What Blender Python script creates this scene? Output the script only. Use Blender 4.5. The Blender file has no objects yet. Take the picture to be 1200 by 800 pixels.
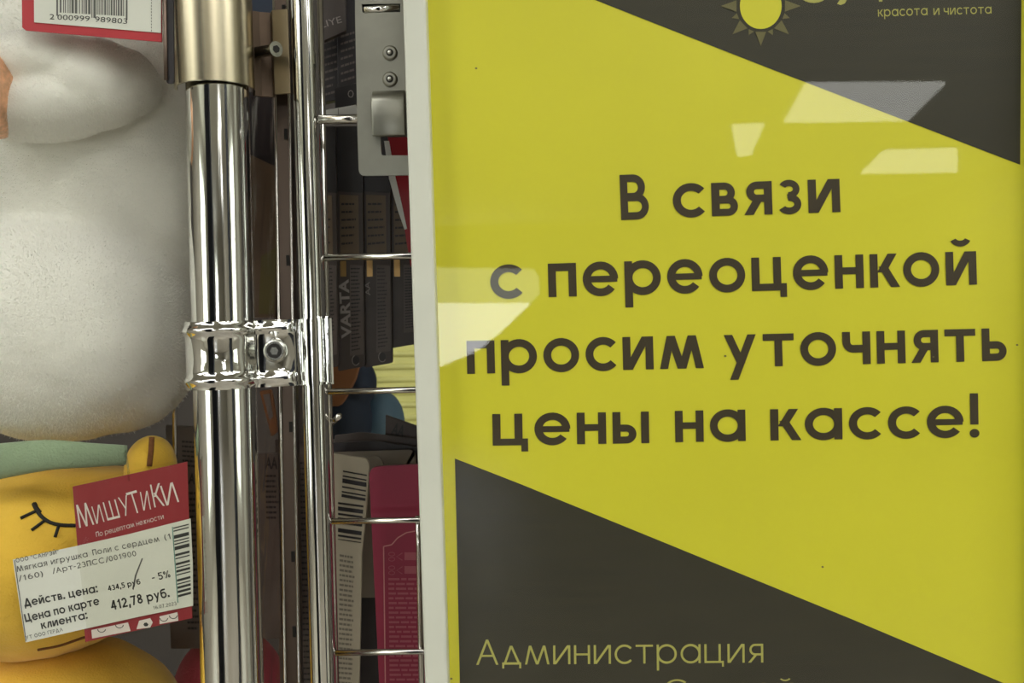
import bpy, bmesh, math, random
from mathutils import Vector, Matrix
from mathutils.bvhtree import BVHTree
from mathutils.geometry import delaunay_2d_cdt
random.seed(7)
PI = math.pi
# ------------------------------------------------------------------ camera, world, light, exposure
F = 1100.0                                   # focal length in pixels of the 1200 px wide frame
CAM = Vector((0, 0, 1.45))
PITCH = math.radians(-1.2); ROLL = math.radians(1.75)
fw = Vector((0, math.cos(PITCH), math.sin(PITCH)))
r0 = Vector((1, 0, 0)); u0 = r0.cross(fw)
RT = (r0 * math.cos(ROLL) - u0 * math.sin(ROLL)).normalized()
UP = (u0 * math.cos(ROLL) + r0 * math.sin(ROLL)).normalized()
scene = bpy.context.scene
COL = scene.collection
cd = bpy.data.cameras.new('camera'); cam = bpy.data.objects.new('camera', cd); COL.objects.link(cam)
cd.sensor_width = 36; cd.lens = F / 1200 * 36; cd.clip_start = 0.005; cd.clip_end = 60
cam.matrix_world = Matrix(((RT.x, UP.x, -fw.x, CAM.x), (RT.y, UP.y, -fw.y, CAM.y), (RT.z, UP.z, -fw.z, CAM.z), (0, 0, 0, 1)))
cd.dof.use_dof = True; cd.dof.focus_distance = 0.322; cd.dof.aperture_fstop = 26
scene.camera = cam
w = bpy.data.worlds.new('world'); scene.world = w; w.use_nodes = True
w.node_tree.nodes['Background'].inputs[0].default_value = (0.75, 0.85, 1, 1)
w.node_tree.nodes['Background'].inputs[1].default_value = 0.6
scene.view_settings.view_transform = 'Standard'; scene.view_settings.look = 'None'
scene.view_settings.exposure = 0.0; scene.view_settings.gamma = 1
LAMP = 4.6                                   # brightness of the ceiling luminaires
CEIL = 2.75

def ray(px, py): return fw + RT * ((px - 600) / F) - UP * ((py - 400) / F)
def P(px, py, y):
    if callable(y): y = y(px, py)
    d = ray(px, py); return CAM + d * (y / d.y)
def mirror_hit(px, py, yg, z=None, y=None):  # where the reflection seen at a pixel really stands in the room
    d = ray(px, py)
    if z is not None: t = (z - CAM.z) / d.z; return Vector((d.x * t, 2 * yg - d.y * t, z))
    t = (2 * yg - y) / d.y; return Vector((d.x * t, y, CAM.z + d.z * t))

# ------------------------------------------------------------------ materials
def newmat(name):
    m = bpy.data.materials.new(name); m.use_nodes = True
    return m, m.node_tree, m.node_tree.nodes['Principled BSDF']
def lin(c): return tuple((v / 255 / 12.92 if v / 255 <= .04045 else ((v / 255 + .055) / 1.055) ** 2.4) for v in c)
def mat(name, rgb, rough=.5, metal=0, var=.06, scale=60, bump=0, bscale=200, sheen=0, coat=0, stretch=(1, 1, 1)):
    m, nt, b = newmat(name)
    N = nt.nodes; L = nt.links
    tc = N.new('ShaderNodeTexCoord'); mp = N.new('ShaderNodeMapping'); L.new(tc.outputs['Object'], mp.inputs[0])
    mp.inputs['Scale'].default_value = stretch
    nz = N.new('ShaderNodeTexNoise'); nz.inputs['Scale'].default_value = scale; nz.inputs['Detail'].default_value = 4
    L.new(mp.outputs[0], nz.inputs['Vector'])
    cr = N.new('ShaderNodeValToRGB')
    cr.color_ramp.elements[0].position = .3; cr.color_ramp.elements[1].position = .7
    cr.color_ramp.elements[0].color = tuple(max(0, v * (1 - var)) for v in rgb) + (1,)
    cr.color_ramp.elements[1].color = tuple(min(1, v * (1 + var)) for v in rgb) + (1,)
    L.new(nz.outputs['Fac'], cr.inputs[0]); L.new(cr.outputs[0], b.inputs['Base Color'])
    b.inputs['Roughness'].default_value = rough; b.inputs['Metallic'].default_value = metal
    if sheen: b.inputs['Sheen Weight'].default_value = sheen; b.inputs['Sheen Roughness'].default_value = .5
    if coat: b.inputs['Coat Weight'].default_value = coat
    if bump:
        n2 = N.new('ShaderNodeTexNoise'); n2.inputs['Scale'].default_value = bscale; n2.inputs['Detail'].default_value = 3
        L.new(mp.outputs[0], n2.inputs['Vector'])
        bp = N.new('ShaderNodeBump'); bp.inputs['Strength'].default_value = bump; bp.inputs['Distance'].default_value = .001
        L.new(n2.outputs['Fac'], bp.inputs['Height']); L.new(bp.outputs[0], b.inputs['Normal'])
    return m
def emat(name, rgb, s):
    m, nt, b = newmat(name)
    b.inputs['Base Color'].default_value = (.8, .8, .8, 1)
    b.inputs['Emission Color'].default_value = rgb + (1,); b.inputs['Emission Strength'].default_value = s
    return m
def clear(name, rough=.02, ior=1.45, tint=(1, 1, 1), bump=0, bscale=60, stretch=(1, 1, 1)):
    m = bpy.data.materials.new(name); m.use_nodes = True; nt = m.node_tree; N = nt.nodes; L = nt.links
    N.clear(); out = N.new('ShaderNodeOutputMaterial'); mx = N.new('ShaderNodeMixShader')
    tr = N.new('ShaderNodeBsdfTransparent'); tr.inputs[0].default_value = tint + (1,)
    gl = N.new('ShaderNodeBsdfGlossy'); gl.inputs['Roughness'].default_value = rough
    f0 = ((ior - 1) / (ior + 1)) ** 2 * 1.2; lw = N.new('ShaderNodeLayerWeight'); lw.inputs['Blend'].default_value = .5
    pw = N.new('ShaderNodeMath'); pw.operation = 'POWER'; pw.inputs[1].default_value = 5; L.new(lw.outputs['Facing'], pw.inputs[0])
    fr = N.new('ShaderNodeMath'); fr.operation = 'MULTIPLY_ADD'; fr.inputs[1].default_value = 1 - f0; fr.inputs[2].default_value = f0; L.new(pw.outputs[0], fr.inputs[0])
    L.new(fr.outputs[0], mx.inputs[0]); L.new(tr.outputs[0], mx.inputs[1]); L.new(gl.outputs[0], mx.inputs[2]); L.new(mx.outputs[0], out.inputs[0])
    if bump:
        tc = N.new('ShaderNodeTexCoord'); mp = N.new('ShaderNodeMapping'); mp.inputs['Scale'].default_value = stretch
        n2 = N.new('ShaderNodeTexNoise'); n2.inputs['Scale'].default_value = bscale
        L.new(tc.outputs['Object'], mp.inputs[0]); L.new(mp.outputs[0], n2.inputs['Vector'])
        bp = N.new('ShaderNodeBump'); bp.inputs['Strength'].default_value = bump; bp.inputs['Distance'].default_value = .004
        L.new(n2.outputs['Fac'], bp.inputs['Height']); L.new(bp.outputs[0], gl.inputs['Normal']); L.new(bp.outputs[0], lw.inputs['Normal'])
    return m
M = {}
M['chrome'] = mat('chrome', (.80, .80, .78), .085, 1, .04, 30, .03, 500, stretch=(1, 1, .05))
M['chrome_clamp'] = mat('chrome_clamp', (.86, .86, .85), .06, 1, .03, 60, .12, 90)
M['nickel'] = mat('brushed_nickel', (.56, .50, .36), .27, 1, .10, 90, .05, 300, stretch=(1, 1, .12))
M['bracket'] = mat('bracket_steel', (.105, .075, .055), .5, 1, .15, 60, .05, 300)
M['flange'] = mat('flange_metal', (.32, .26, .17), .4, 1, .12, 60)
M['steel'] = mat('zinc_steel', (.33, .325, .28), .36, 1, .10, 70, .05, 200)
M['wire'] = mat('wire_steel', (.72, .70, .66), .16, 1, .08, 150)
M['rail'] = mat('rail_steel', (.16, .12, .10), .35, 1, .2, 40, stretch=(1, 1, .1))
M['screw'] = mat('screw_steel', (.55, .55, .50), .25, 1, .15, 400)
M['dark'] = mat('dark_recess', (.015, .013, .012), .7)
M['frame'] = mat('frame_plastic', (.74, .75, .66), .38, 0, .03, 40, .05, 200)
M['board'] = mat('backing_board', (.45, .38, .28), .8, 0, .08, 80)
M['yellow'] = mat('print_yellow', (.73, .69, .024), .55, 0, .03, 14)
M['ink'] = mat('print_dark', (.027, .024, .010), .6, 0, .16, 26, stretch=(1, 1, 14))
M['text'] = mat('print_text', (.040, .027, .008), .6, 0, .08, 60)
M['pale'] = mat('print_pale', (.46, .44, .10), .6, 0, .05, 60)
M['olive'] = mat('print_olive', (.15, .135, .045), .6, 0, .08, 60)
M['cover'] = clear('clear_cover', .012, 1.5)
M['film'] = clear('clear_film', .08, 1.18, (.93, .93, .9), .6, 60)
M['bag'] = clear('crinkled_bag', .15, 1.16, (.86, .78, .76), .7, 55, (1, 1, .35))
M['white_fur'] = mat('white_plush', (.92, .91, .84), .95, 0, .04, 45, .35, 1500, sheen=.3)
M['copper'] = mat('copper_cloth', (.80, .46, .28), .35, .5, .25, 300, .5, 900)
M['yellow_fur'] = mat('yellow_plush', (.88, .55, .06), .95, 0, .06, 45, .3, 1200, sheen=.25)
M['green_fur'] = mat('green_felt', (.27, .36, .22), .95, 0, .08, 60, .6, 1100, sheen=.2)
M['pink_fur'] = mat('pink_plush', (.60, .10, .15), .95, 0, .06, 60, .5, 1200, sheen=.2)
M['thread'] = mat('black_thread', (.012, .011, .009), .7, 0, .2, 800)
M['crease'] = mat('crease_shade_brown', (.20, .075, .02), .8, 0, .2, 800)  # brown that stands for shade in the plush creases
M['red_card'] = mat('red_card', (.30, .028, .036), .42, 0, .04, 60)
M['red_tag'] = mat('red_tag', (.50, .035, .045), .42, 0, .04, 60)
M['paper'] = mat('sticker_paper', (.74, .75, .67), .6, 0, .025, 60)
M['black_ink'] = mat('black_ink', (.045, .045, .042), .7)
M['grey_ink'] = mat('grey_ink', (.13, .13, .12), .7)
M['white_ink'] = mat('white_ink', (.78, .70, .66), .6)
M['teal_ink'] = mat('teal_ink', (.15, .33, .28), .6)
M['pack'] = mat('pack_dark', (.075, .060, .055), .42, 0, .25, 50)
M['pack_grey'] = mat('pack_grey', (.13, .105, .095), .45, 0, .2, 60)
M['pack_brown'] = mat('pack_brown', (.17, .12, .075), .45, 0, .2, 50)
M['pack_black'] = mat('pack_black', (.028, .024, .027), .4, 0, .25, 60)
M['pack_print'] = mat('pack_print', (.33, .29, .27), .5, 0, .1, 60)
M['pack_line'] = mat('pack_line', (.045, .038, .034), .5)
M['gold'] = mat('gold_band', (.42, .26, .10), .3, .7, .15, 90)
M['beige'] = mat('beige_card', (.56, .50, .38), .6, 0, .08, 60)
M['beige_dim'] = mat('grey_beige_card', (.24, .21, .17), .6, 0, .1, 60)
M['crimson'] = mat('crimson_card', (.36, .030, .075), .42, 0, .05, 60)
M['crimson_line'] = mat('crimson_print', (.70, .30, .30), .5)
M['crimson_dim'] = mat('crimson_faint_print', (.50, .12, .16), .5)
M['red'] = mat('red_print', (.42, .02, .03), .4, 0, .05, 60)
M['white_edge'] = mat('white_edge', (.88, .88, .85), .5)
M['lemon'] = mat('lemon_plastic', (.72, .70, .26), .5, 0, .05, 40)
M['blue'] = mat('steel_blue', (.13, .22, .30), .6, 0, .1, 40)
M['navy'] = mat('navy_cloth', (.035, .05, .085), .7, 0, .2, 40)
M['orange'] = mat('orange_brown', (.45, .20, .09), .6, 0, .1, 40)
M['wall'] = mat('wall_paint', (.50, .47, .40), .8, 0, .05, 2)
M['wall_dark'] = mat('fixture_panel', (.06, .05, .045), .7, 0, .15, 8)
M['ceiling'] = mat('ceiling_tiles', (.62, .60, .52), .85, 0, .05, 2)
M['floor'] = mat('floor_tiles', (.42, .38, .32), .35, 0, .12, 3)
M['added_block'] = mat('added_block_dark', (.012, .016, .028), .6, 0, .1, 3)
M['lamp'] = emat('luminaire', (.98, .98, .92), LAMP)
M['window'] = emat('daylit_pane', (.96, .98, 1.0), 9.0)
M['window_dim'] = emat('frosted_pane', (.92, 1.0, .86), 2.6)

# ------------------------------------------------------------------ object helpers
ORI = {}
def tag(o, label=None, cat=None, group=None, kind=None):
    if label: o['label'] = label
    if cat: o['category'] = cat
    if group: o['group'] = group
    if kind: o['kind'] = kind
    return o
def thing(name, loc, label, cat, group=None):
    o = bpy.data.objects.new(name, None); COL.objects.link(o); o.location = loc; o.empty_display_size = .01
    ORI[o.name] = Vector(loc); return tag(o, label, cat, group)
def link(name, bm, m, parent=None, smooth=False, bevel=0, label=None):
    me = bpy.data.meshes.new(name)
    if parent is not None: org = ORI[parent.name]
    else:
        zs = [v.co for v in bm.verts]
        org = Vector((sum(v.x for v in zs) / len(zs), sum(v.y for v in zs) / len(zs), min(v.z for v in zs)))
    for v in bm.verts: v.co -= org
    if smooth:
        for f in bm.faces: f.smooth = True
    bm.to_mesh(me); bm.free(); me.materials.append(m)
    o = bpy.data.objects.new(name, me); COL.objects.link(o)
    if parent is not None: o.parent = parent
    else: o.location = org
    ORI[o.name] = org.copy()
    if bevel:
        md = o.modifiers.new('bevel', 'BEVEL'); md.width = bevel; md.segments = 2; md.limit_method = 'ANGLE'
    if label: o['label'] = label
    return o
def B(): return bmesh.new()
def poly(bm, pts):
    try: return bm.faces.new([bm.verts.new(p) for p in pts])
    except ValueError: return None
def box(bm, a, b):
    a = Vector(a); b = Vector(b); bmesh.ops.create_cube(bm, size=1, matrix=Matrix.Translation((a + b) / 2) @ Matrix.Diagonal((abs(b.x - a.x), abs(b.y - a.y), abs(b.z - a.z), 1)))
def prism(bm, pts, thick, axis=Vector((0, 1, 0))):
    fr = [bm.verts.new(p) for p in pts]; bk = [bm.verts.new(Vector(p) + axis * thick) for p in pts]
    bm.faces.new(fr); bm.faces.new(bk[::-1]); n = len(pts)
    for i in range(n): bm.faces.new((fr[i], bk[i], bk[(i + 1) % n], fr[(i + 1) % n]))
def rounded(pts, r, n=5):                     # round the corners of an outline
    out = []; k = len(pts); rs = r if isinstance(r, (list, tuple)) else [r] * k
    for i in range(k):
        p = Vector(pts[i]); a = Vector(pts[i - 1]); b = Vector(pts[(i + 1) % k]); rr = rs[i]
        if rr <= 0: out.append(tuple(p)); continue
        da = (a - p).normalized(); db = (b - p).normalized()
        for j in range(n + 1):
            t = j / n; q = (p + da * rr) * (1 - t) ** 2 + p * 2 * t * (1 - t) + (p + db * rr) * t * t
            out.append(tuple(q))
    return out
def card(bm, pts, Y, thick): prism(bm, [P(x, y, Y) for x, y in pts], thick)
def flat(bm, pts, Y): poly(bm, [P(x, y, Y) for x, y in pts])
def tube(bm, pts, r, seg=16, cap=True, flatten=1.0):
    pts = [Vector(p) for p in pts]; rs = r if isinstance(r, (list, tuple)) else [r] * len(pts); rings = []
    ref = Vector((0, 1, 0))
    for i, p in enumerate(pts):
        d = (pts[min(i + 1, len(pts) - 1)] - pts[max(i - 1, 0)]).normalized()
        if abs(d.dot(ref)) > .95: ref = Vector((0, 0, 1))
        a = d.cross(ref).normalized(); b = d.cross(a).normalized()
        rings.append([bm.verts.new(p + a * math.cos(2 * PI * k / seg) * rs[i] + b * math.sin(2 * PI * k / seg) * rs[i] * flatten) for k in range(seg)])
    for i in range(len(rings) - 1):
        for k in range(seg):
            bm.faces.new((rings[i][k], rings[i][(k + 1) % seg], rings[i + 1][(k + 1) % seg], rings[i + 1][k]))
    if cap: bm.faces.new(rings[0][::-1]); bm.faces.new(rings[-1])
def curve_pts(pts, n=8):                      # Catmull-Rom through points
    pts = [Vector(p) for p in pts]; q = [pts[0] * 2 - pts[1]] + pts + [pts[-1] * 2 - pts[-2]]; out = []
    for i in range(1, len(q) - 2):
        for j in range(n):
            t = j / n; a, b, c, d = q[i - 1:i + 3]
            out.append(.5 * ((2 * b) + (c - a) * t + (2 * a - 5 * b + 4 * c - d) * t * t + (3 * b - a - 3 * c + d) * t ** 3))
    return out + [pts[-1]]
def sheet(bm, prof, z0, z1, th):              # a strip of sheet metal, its course seen from above, standing from z0 to z1
    n = len(prof); off = []
    for i in range(n):
        d = (Vector(prof[min(i + 1, n - 1)]) - Vector(prof[max(i - 1, 0)])).normalized(); nn = Vector((d.y, -d.x)); off.append((Vector(prof[i]) + nn * th, Vector(prof[i])))
    outl = [o[0] for o in off] + [o[1] for o in off][::-1]
    zf0 = z0 if callable(z0) else (lambda x: z0); zf1 = z1 if callable(z1) else (lambda x: z1)
    lo = [bm.verts.new((p.x, p.y, zf0(p.x))) for p in outl]; hi = [bm.verts.new((p.x, p.y, zf1(p.x))) for p in outl]; k = len(outl)
    for i in range(k): bm.faces.new((lo[i], lo[(i + 1) % k], hi[(i + 1) % k], hi[i]))
    for i in range(n - 1):
        bm.faces.new((lo[i], lo[k - 1 - i], lo[k - 2 - i], lo[i + 1])); bm.faces.new((hi[i], hi[i + 1], hi[k - 2 - i], hi[k - 1 - i]))

# ------------------------------------------------------------------ lettering
def ring(cx, cy, rx, ry, t, a0=0, a1=360, n=30):
    out = []; m = max(4, int(n * abs(a1 - a0) / 360))
    for i in range(m):
        A = math.radians(a0 + (a1 - a0) * i / m); Bq = math.radians(a0 + (a1 - a0) * (i + 1) / m)
        out.append([(cx + rx * math.cos(A), cy + ry * math.sin(A)), (cx + rx * math.cos(Bq), cy + ry * math.sin(Bq)),
                    (cx + (rx - t) * math.cos(Bq), cy + (ry - t) * math.sin(Bq)), (cx + (rx - t) * math.cos(A), cy + (ry - t) * math.sin(A))])
    return out
def R_(x0, y0, x1, y1): return [[(x0, y0), (x1, y0), (x1, y1), (x0, y1)]]
def D_(x0, y0, x1, y1, t):                    # slanted stem cut level at both ends; x is its left edge
    L = math.hypot(x1 - x0, y1 - y0); k = t * L / max(1e-6, abs(y1 - y0)); return [[(x0, y0), (x0 + k, y0), (x1 + k, y1), (x1, y1)]]
def bowl(x0, y0, y1, x1, t, left=False):
    r = (y1 - y0) / 2; rx = min(r, (x1 - x0) * .75); g = ring(x1 - rx, (y0 + y1) / 2, rx, r, t * 1.0, -90, 90) + R_(x0, y0, x1 - rx, y0 + t) + R_(x0, y1 - t, x1 - rx, y1)
    return g
def mir(g, wd): return [[(wd - x, y) for x, y in q][::-1] for q in g]
def glyph(c, t):
    o = .02
    if c in 'сС':
        if c == 'С': s = 1.36; return [[(x * 1.0, y) for x, y in q] for q in ring(.70, .68, .70, .70, t, 42, 318)], 1.25
        return ring(.53, .5, .53, .5 + o, t, 42, 318), .93
    if c == 'э': return mir(ring(.53, .5, .53, .5 + o, t, 42, 318), .93) + R_(.25, .5 - t / 2, .9, .5 + t / 2), .93
    if c == 'о': return ring(.54, .5, .54, .5 + o, t), 1.08
    if c == 'е': return ring(.53, .5, .53, .5 + o, t, 0, 322) + R_(.1, .5 - t * .42, 1.03, .5 + t * .38), 1.06
    if c == 'а': return ring(.54, .5, .54, .5 + o, t) + R_(1.08 - t, 0, 1.08, 1), 1.08
    if c == 'р': return ring(.54, .5, .54, .5 + o, t) + R_(0, -.38, t, 1), 1.08
    if c == 'и': w_ = .92; return R_(0, 0, t, 1) + R_(w_ - t, 0, w_, 1) + D_(t * .1, 0, w_ - t * 1.45, 1, t), w_
    if c == 'й': g, w_ = glyph('и', t); return g + ring(w_ / 2, 1.44, .33, .29, t * .75, 205, 335), w_
    if c == 'н': w_ = .86; return R_(0, 0, t, 1) + R_(w_ - t, 0, w_, 1) + R_(t, .5 - t * .35, w_ - t, .5 + t * .55), w_
    if c == 'п': w_ = .84; return R_(0, 0, t, 1) + R_(w_ - t, 0, w_, 1) + R_(t, 1 - t, w_ - t, 1), w_
    if c == 'ш': w_ = 1.2; return R_(0, 0, t, 1) + R_(w_ - t, 0, w_, 1) + R_(w_ / 2 - t / 2, 0, w_ / 2 + t / 2, 1) + R_(0, 0, w_, t), w_
    if c == 'ц': w_ = .88; return R_(0, 0, t, 1) + R_(w_ - t, 0, w_, 1) + R_(t, 0, w_ + .16, t * .9) + R_(w_ + .16 - t * .85, -.2, w_ + .16, 0), w_ + .16
    if c == 'т': w_ = .93; return R_(0, 1 - t * .9, w_, 1) + R_(w_ / 2 - t / 2, 0, w_ / 2 + t / 2, 1), w_
    if c == 'к': return R_(0, 0, t, 1) + D_(t * .9, .45, .83 - t * 1.25, 1, t) + D_(.84 - t * .95, 0, t * 1.1, .62, t)[0:1], .80
    if c == 'м':
        h_ = D_(0, 0, .22, 1, t) + D_(.66 - t * .56, 0, .22, 1, t); return h_ + mir(h_, 1.32), 1.32
    if c == 'у': return D_(.38, .12, 0, 1, t) + D_(.16, -.38, .98 - t * 1.15, 1, t), .98
    if c == 'ч': w_ = .84; return R_(w_ - t, 0, w_, 1) + R_(0, .68, t, 1) + ring(.32, .70, .32, .34, t, 180, 270) + R_(.32, .36, w_ - t, .36 + t), w_
    if c == 'ь': return R_(0, 0, t, 1) + bowl(t, 0, .60, .74, t * .95), .74
    if c == 'ы': return R_(0, 0, t, 1) + bowl(t, 0, .60, .70, t * .95) + R_(.84, 0, .84 + t, 1), .84 + t
    if c == 'в': return R_(0, 0, t, 1) + bowl(t, 0, .58, .76, t * .9) + bowl(t, .58 - t * .8, 1, .68, t * .9), .76
    if c == 'В': return R_(0, 0, t, 1.36) + bowl(t, 0, .78, .90, t * .95) + bowl(t, .78 - t * .85, 1.36, .80, t * .95), .90
    if c == 'я': return mir(R_(0, 0, t, 1) + bowl(t, .38, 1, .74, t * .95) + D_(.78 - t, 0, .28, .45, t), .80), .80
    if c == 'з': return ring(.30, .74, .31, .28, t * .82, -100, 150) + ring(.30, .285, .35, .305, t * .88, -148, 100), .66
    if c == 'д': return D_(.10, t, .42, 1, t) + D_(.92 - t * .9, t, .42, 1, t) + R_(0, 0, 1.02, t) + R_(0, -.2, t * .9, 0) + R_(1.02 - t * .9, -.2, 1.02, 0), 1.02
    if c == 'А': return D_(0, 0, .60 - t * .5, 1.34, t) + D_(1.20 - t * 1.1, 0, .60 - t * .6, 1.34, t) + R_(.28, .42, .92, .42 + t * .9), 1.20
    if c == '!': return R_(0, .40, t, 1.40) + ring(t / 2, .12, t * .6, t * .6, t * .6), t
    H = 1.36; k = t * .95
    def cap(ch, sx=1.12, w2=None):
        g, w_ = glyph(ch, t); return [[(x * sx, y * H) for x, y in q] for q in g], w_ * sx
    if c == 'Д': return cap('д')
    if c == 'Е': return R_(0, 0, t, H) + R_(t, 0, .75, k) + R_(t, H - k, .75, H) + R_(t, .62, .68, .62 + k), .75
    if c in 'ЦМПИТНЭО': return cap(c.lower())
    if c == 'Й': g, w_ = cap('и'); return g + ring(w_ / 2, 1.85, .33, .29, t * .75, 205, 335), w_
    if c == 'Р': return R_(0, 0, t, H) + bowl(t, .55, H, .85, k), .85
    if c == 'Г': return R_(0, 0, t, H) + R_(t, H - k, .75, H), .75
    if c == 'г': return R_(0, 0, t, 1) + R_(t, 1 - k, .6, 1), .6
    if c == 'л': return D_(0, 0, .30, 1, t) + R_(.30, 1 - k, .84, 1) + R_(.84 - t, 0, .84, 1), .84
    if c == 'У': return D_(.40, .35, 0, H, t) + D_(.14, 0, .98 - t * 1.15, H, t), .98
    if c == 'б': return ring(.50, .46, .50, .48, t) + R_(0, .46, t, .95) + ring(.50, .92, .50, .44, t, 95, 180) + R_(.45, H - t, .9, H), 1.0
    if c == 'ж': return R_(.5, 0, .5 + t, 1) + D_(0, 0, .85, 1, t) + D_(.85, 0, 0, 1, t), 1.1
    if c == '0': return ring(.42, .68, .42, .68, t), .84
    if c == '1': return R_(.30, 0, .30 + t, H) + D_(.02, .95, .28, 1.25, t), .60
    if c == '2': return ring(.42, .94, .42, .42, t, -35, 165) + D_(0, t * .8, .55, .80, t) + R_(0, 0, .84, k), .84
    if c == '3': return ring(.40, .97, .40, .39, t, -90, 150) + ring(.40, .38, .44, .40, t, -150, 90), .84
    if c == '4': return R_(.52, 0, .52 + t, H) + R_(0, .30, .88, .30 + k) + D_(0, .35, .48, H, t), .88
    if c == '5': return R_(.08, H - k, .80, H) + R_(.08, .70, .08 + t, H) + ring(.40, .44, .44, .46, t, -150, 130), .86
    if c == '6': return ring(.42, .42, .42, .42, t) + ring(.62, .55, .62, .81, t, 100, 185), .86
    if c == '7': return R_(0, H - k, .84, H) + D_(.18, 0, .80 - t, H, t), .84
    if c == '8': return ring(.42, 1.0, .37, .36, t) + ring(.42, .38, .42, .38, t), .84
    if c == '9': return ring(.42, .94, .42, .42, t) + ring(.22, .81, .62, .81, t, -80, 5), .86
    if c == '/': return D_(0, -.1, .5, 1.4, t), .55
    if c == '.': return R_(0, 0, t * 1.2, t * 1.2), t * 1.2
    if c == ',': return D_(0, -.25, .08, t * 1.2, t * 1.1), t * 1.4
    if c == ':': return R_(0, 0, t * 1.2, t * 1.2) + R_(0, .75, t * 1.2, .75 + t * 1.2), t * 1.2
    if c == '-': return R_(0, .5, .5, .5 + t), .5
    if c == '"': return R_(0, .95, t, H) + R_(t * 2, .95, t * 3, H), t * 3
    if c == '(': return ring(.55, .60, .50, .95, t, 120, 240), .38
    if c == ')': return mir(ring(.55, .60, .50, .95, t, 120, 240), .38), .38
    if c == '%': return ring(.22, 1.05, .22, .30, t * .8) + ring(1.0, .30, .22, .30, t * .8) + D_(.25, 0, .85, H, t * .9), 1.22
    return [], .35
CACHE = {}
def union(polys):                             # merge overlapping outlines into one flat sheet
    vs = []; fs = []
    for q in polys:
        if len(q) < 3: continue
        ar = sum(q[i - 1][0] * q[i][1] - q[i][0] * q[i - 1][1] for i in range(len(q)))
        if abs(ar) < 1e-9: continue
        q = q if ar > 0 else q[::-1]; fs.append(list(range(len(vs), len(vs) + len(q)))); vs += [Vector(p) for p in q]
    r = delaunay_2d_cdt(vs, [], fs, 0, 1e-5); v, f, of = r[0], r[2], r[5]
    return v, [t_ for t_, o_ in zip(f, of) if o_]
def glyph_mesh(c, t):
    if (c, t) not in CACHE:
        q, wd = glyph(c, t); CACHE[(c, t)] = (union(q) if q else ([], [])) + (wd,)
    return CACHE[(c, t)]
def word(bm, s, p0, p1, xh, Y, t=.235, gap=.19, lean=0.0, jit=0):
    """stroke lettering: p0, p1 = pixels of the baseline's ends, xh = x-height in pixels"""
    g = []; x = 0
    for c in s:
        v, f, wd = glyph_mesh(c, t); j = random.uniform(-jit, jit); sc = 1 + random.uniform(-jit, jit)
        g.append(([(p[0] + x, p[1] * sc + j) for p in v], f)); x += wd + gap
    W = x - gap; p0 = Vector(p0); p1 = Vector(p1); d = (p1 - p0); n = Vector((d.y, -d.x)).normalized()
    for v, f in g:
        vs = [bm.verts.new(P(*(p0 + d * (a / W) + n * b * xh + Vector((lean * b * xh, 0))), Y)) for a, b in v]
        for t_ in f: bm.faces.new([vs[k] for k in t_])
def type_(bm, s, p0, p1, h, Y, bold=0):
    """built-in typeface, baseline from p0 to p1 in pixels, h = height of an H"""
    cu = bpy.data.curves.new('tmp', 'FONT'); cu.body = s; cu.size = 1; cu.resolution_u = 2; cu.offset = bold
    o = bpy.data.objects.new('tmp', cu); COL.objects.link(o); dg = bpy.context.evaluated_depsgraph_get(); dg.update()
    me = bpy.data.meshes.new_from_object(o.evaluated_get(dg))
    if len(me.vertices):
        x0 = min(v.co.x for v in me.vertices); x1 = max(v.co.x for v in me.vertices)
        p0 = Vector(p0); p1 = Vector(p1); d = (p1 - p0); n = Vector((d.y, -d.x)).normalized()
        V, Ff = union([[(me.vertices[i].co.x, me.vertices[i].co.y) for i in f.vertices] for f in me.polygons])
        vs = [bm.verts.new(P(*(p0 + d * ((v[0] - x0) / (x1 - x0)) + n * (v[1] / .73) * h), Y)) for v in V]
        for f in Ff: bm.faces.new([vs[i] for i in f])
    bpy.data.objects.remove(o); bpy.data.curves.remove(cu); bpy.data.meshes.remove(me)
def lerp(a, b, t): return (a[0] + (b[0] - a[0]) * t, a[1] + (b[1] - a[1]) * t)
def bars(bm, a0, a1, b0, b1, Y, n, seed=1, fill=.5):   # barcode or text lines: bars run from edge a to edge b
    rnd = random.Random(seed); x = 0; cuts = []
    while x < 1:
        wd = rnd.choice([1, 1, 2, 3]) / n * fill * 1.3; cuts.append((x, min(1, x + wd))); x += wd + rnd.choice([1, 1, 2]) / n * (1 - fill) * 1.5
    for s, e in cuts: flat(bm, [lerp(a0, a1, s), lerp(a0, a1, e), lerp(b0, b1, e), lerp(b0, b1, s)], Y)
def lines(bm, q, Y, n, wd=.45, seed=1, ragged=.3):     # rows of tiny print inside the quad q (tl, tr, br, bl)
    rnd = random.Random(seed)
    for i in range(n):
        for_ = (i + .2) / n; to = (i + .2 + wd) / n; a = lerp(q[0], q[3], for_); b = lerp(q[1], q[2], for_); c = lerp(q[1], q[2], to); d = lerp(q[0], q[3], to)
        u = 0
        end = 1 - rnd.uniform(0, ragged)
        while u < end:
            e = min(end, u + rnd.uniform(.12, .3)); flat(bm, [lerp(a, b, u), lerp(a, b, e), lerp(d, c, e), lerp(d, c, u)], Y); u = e + .04

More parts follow.
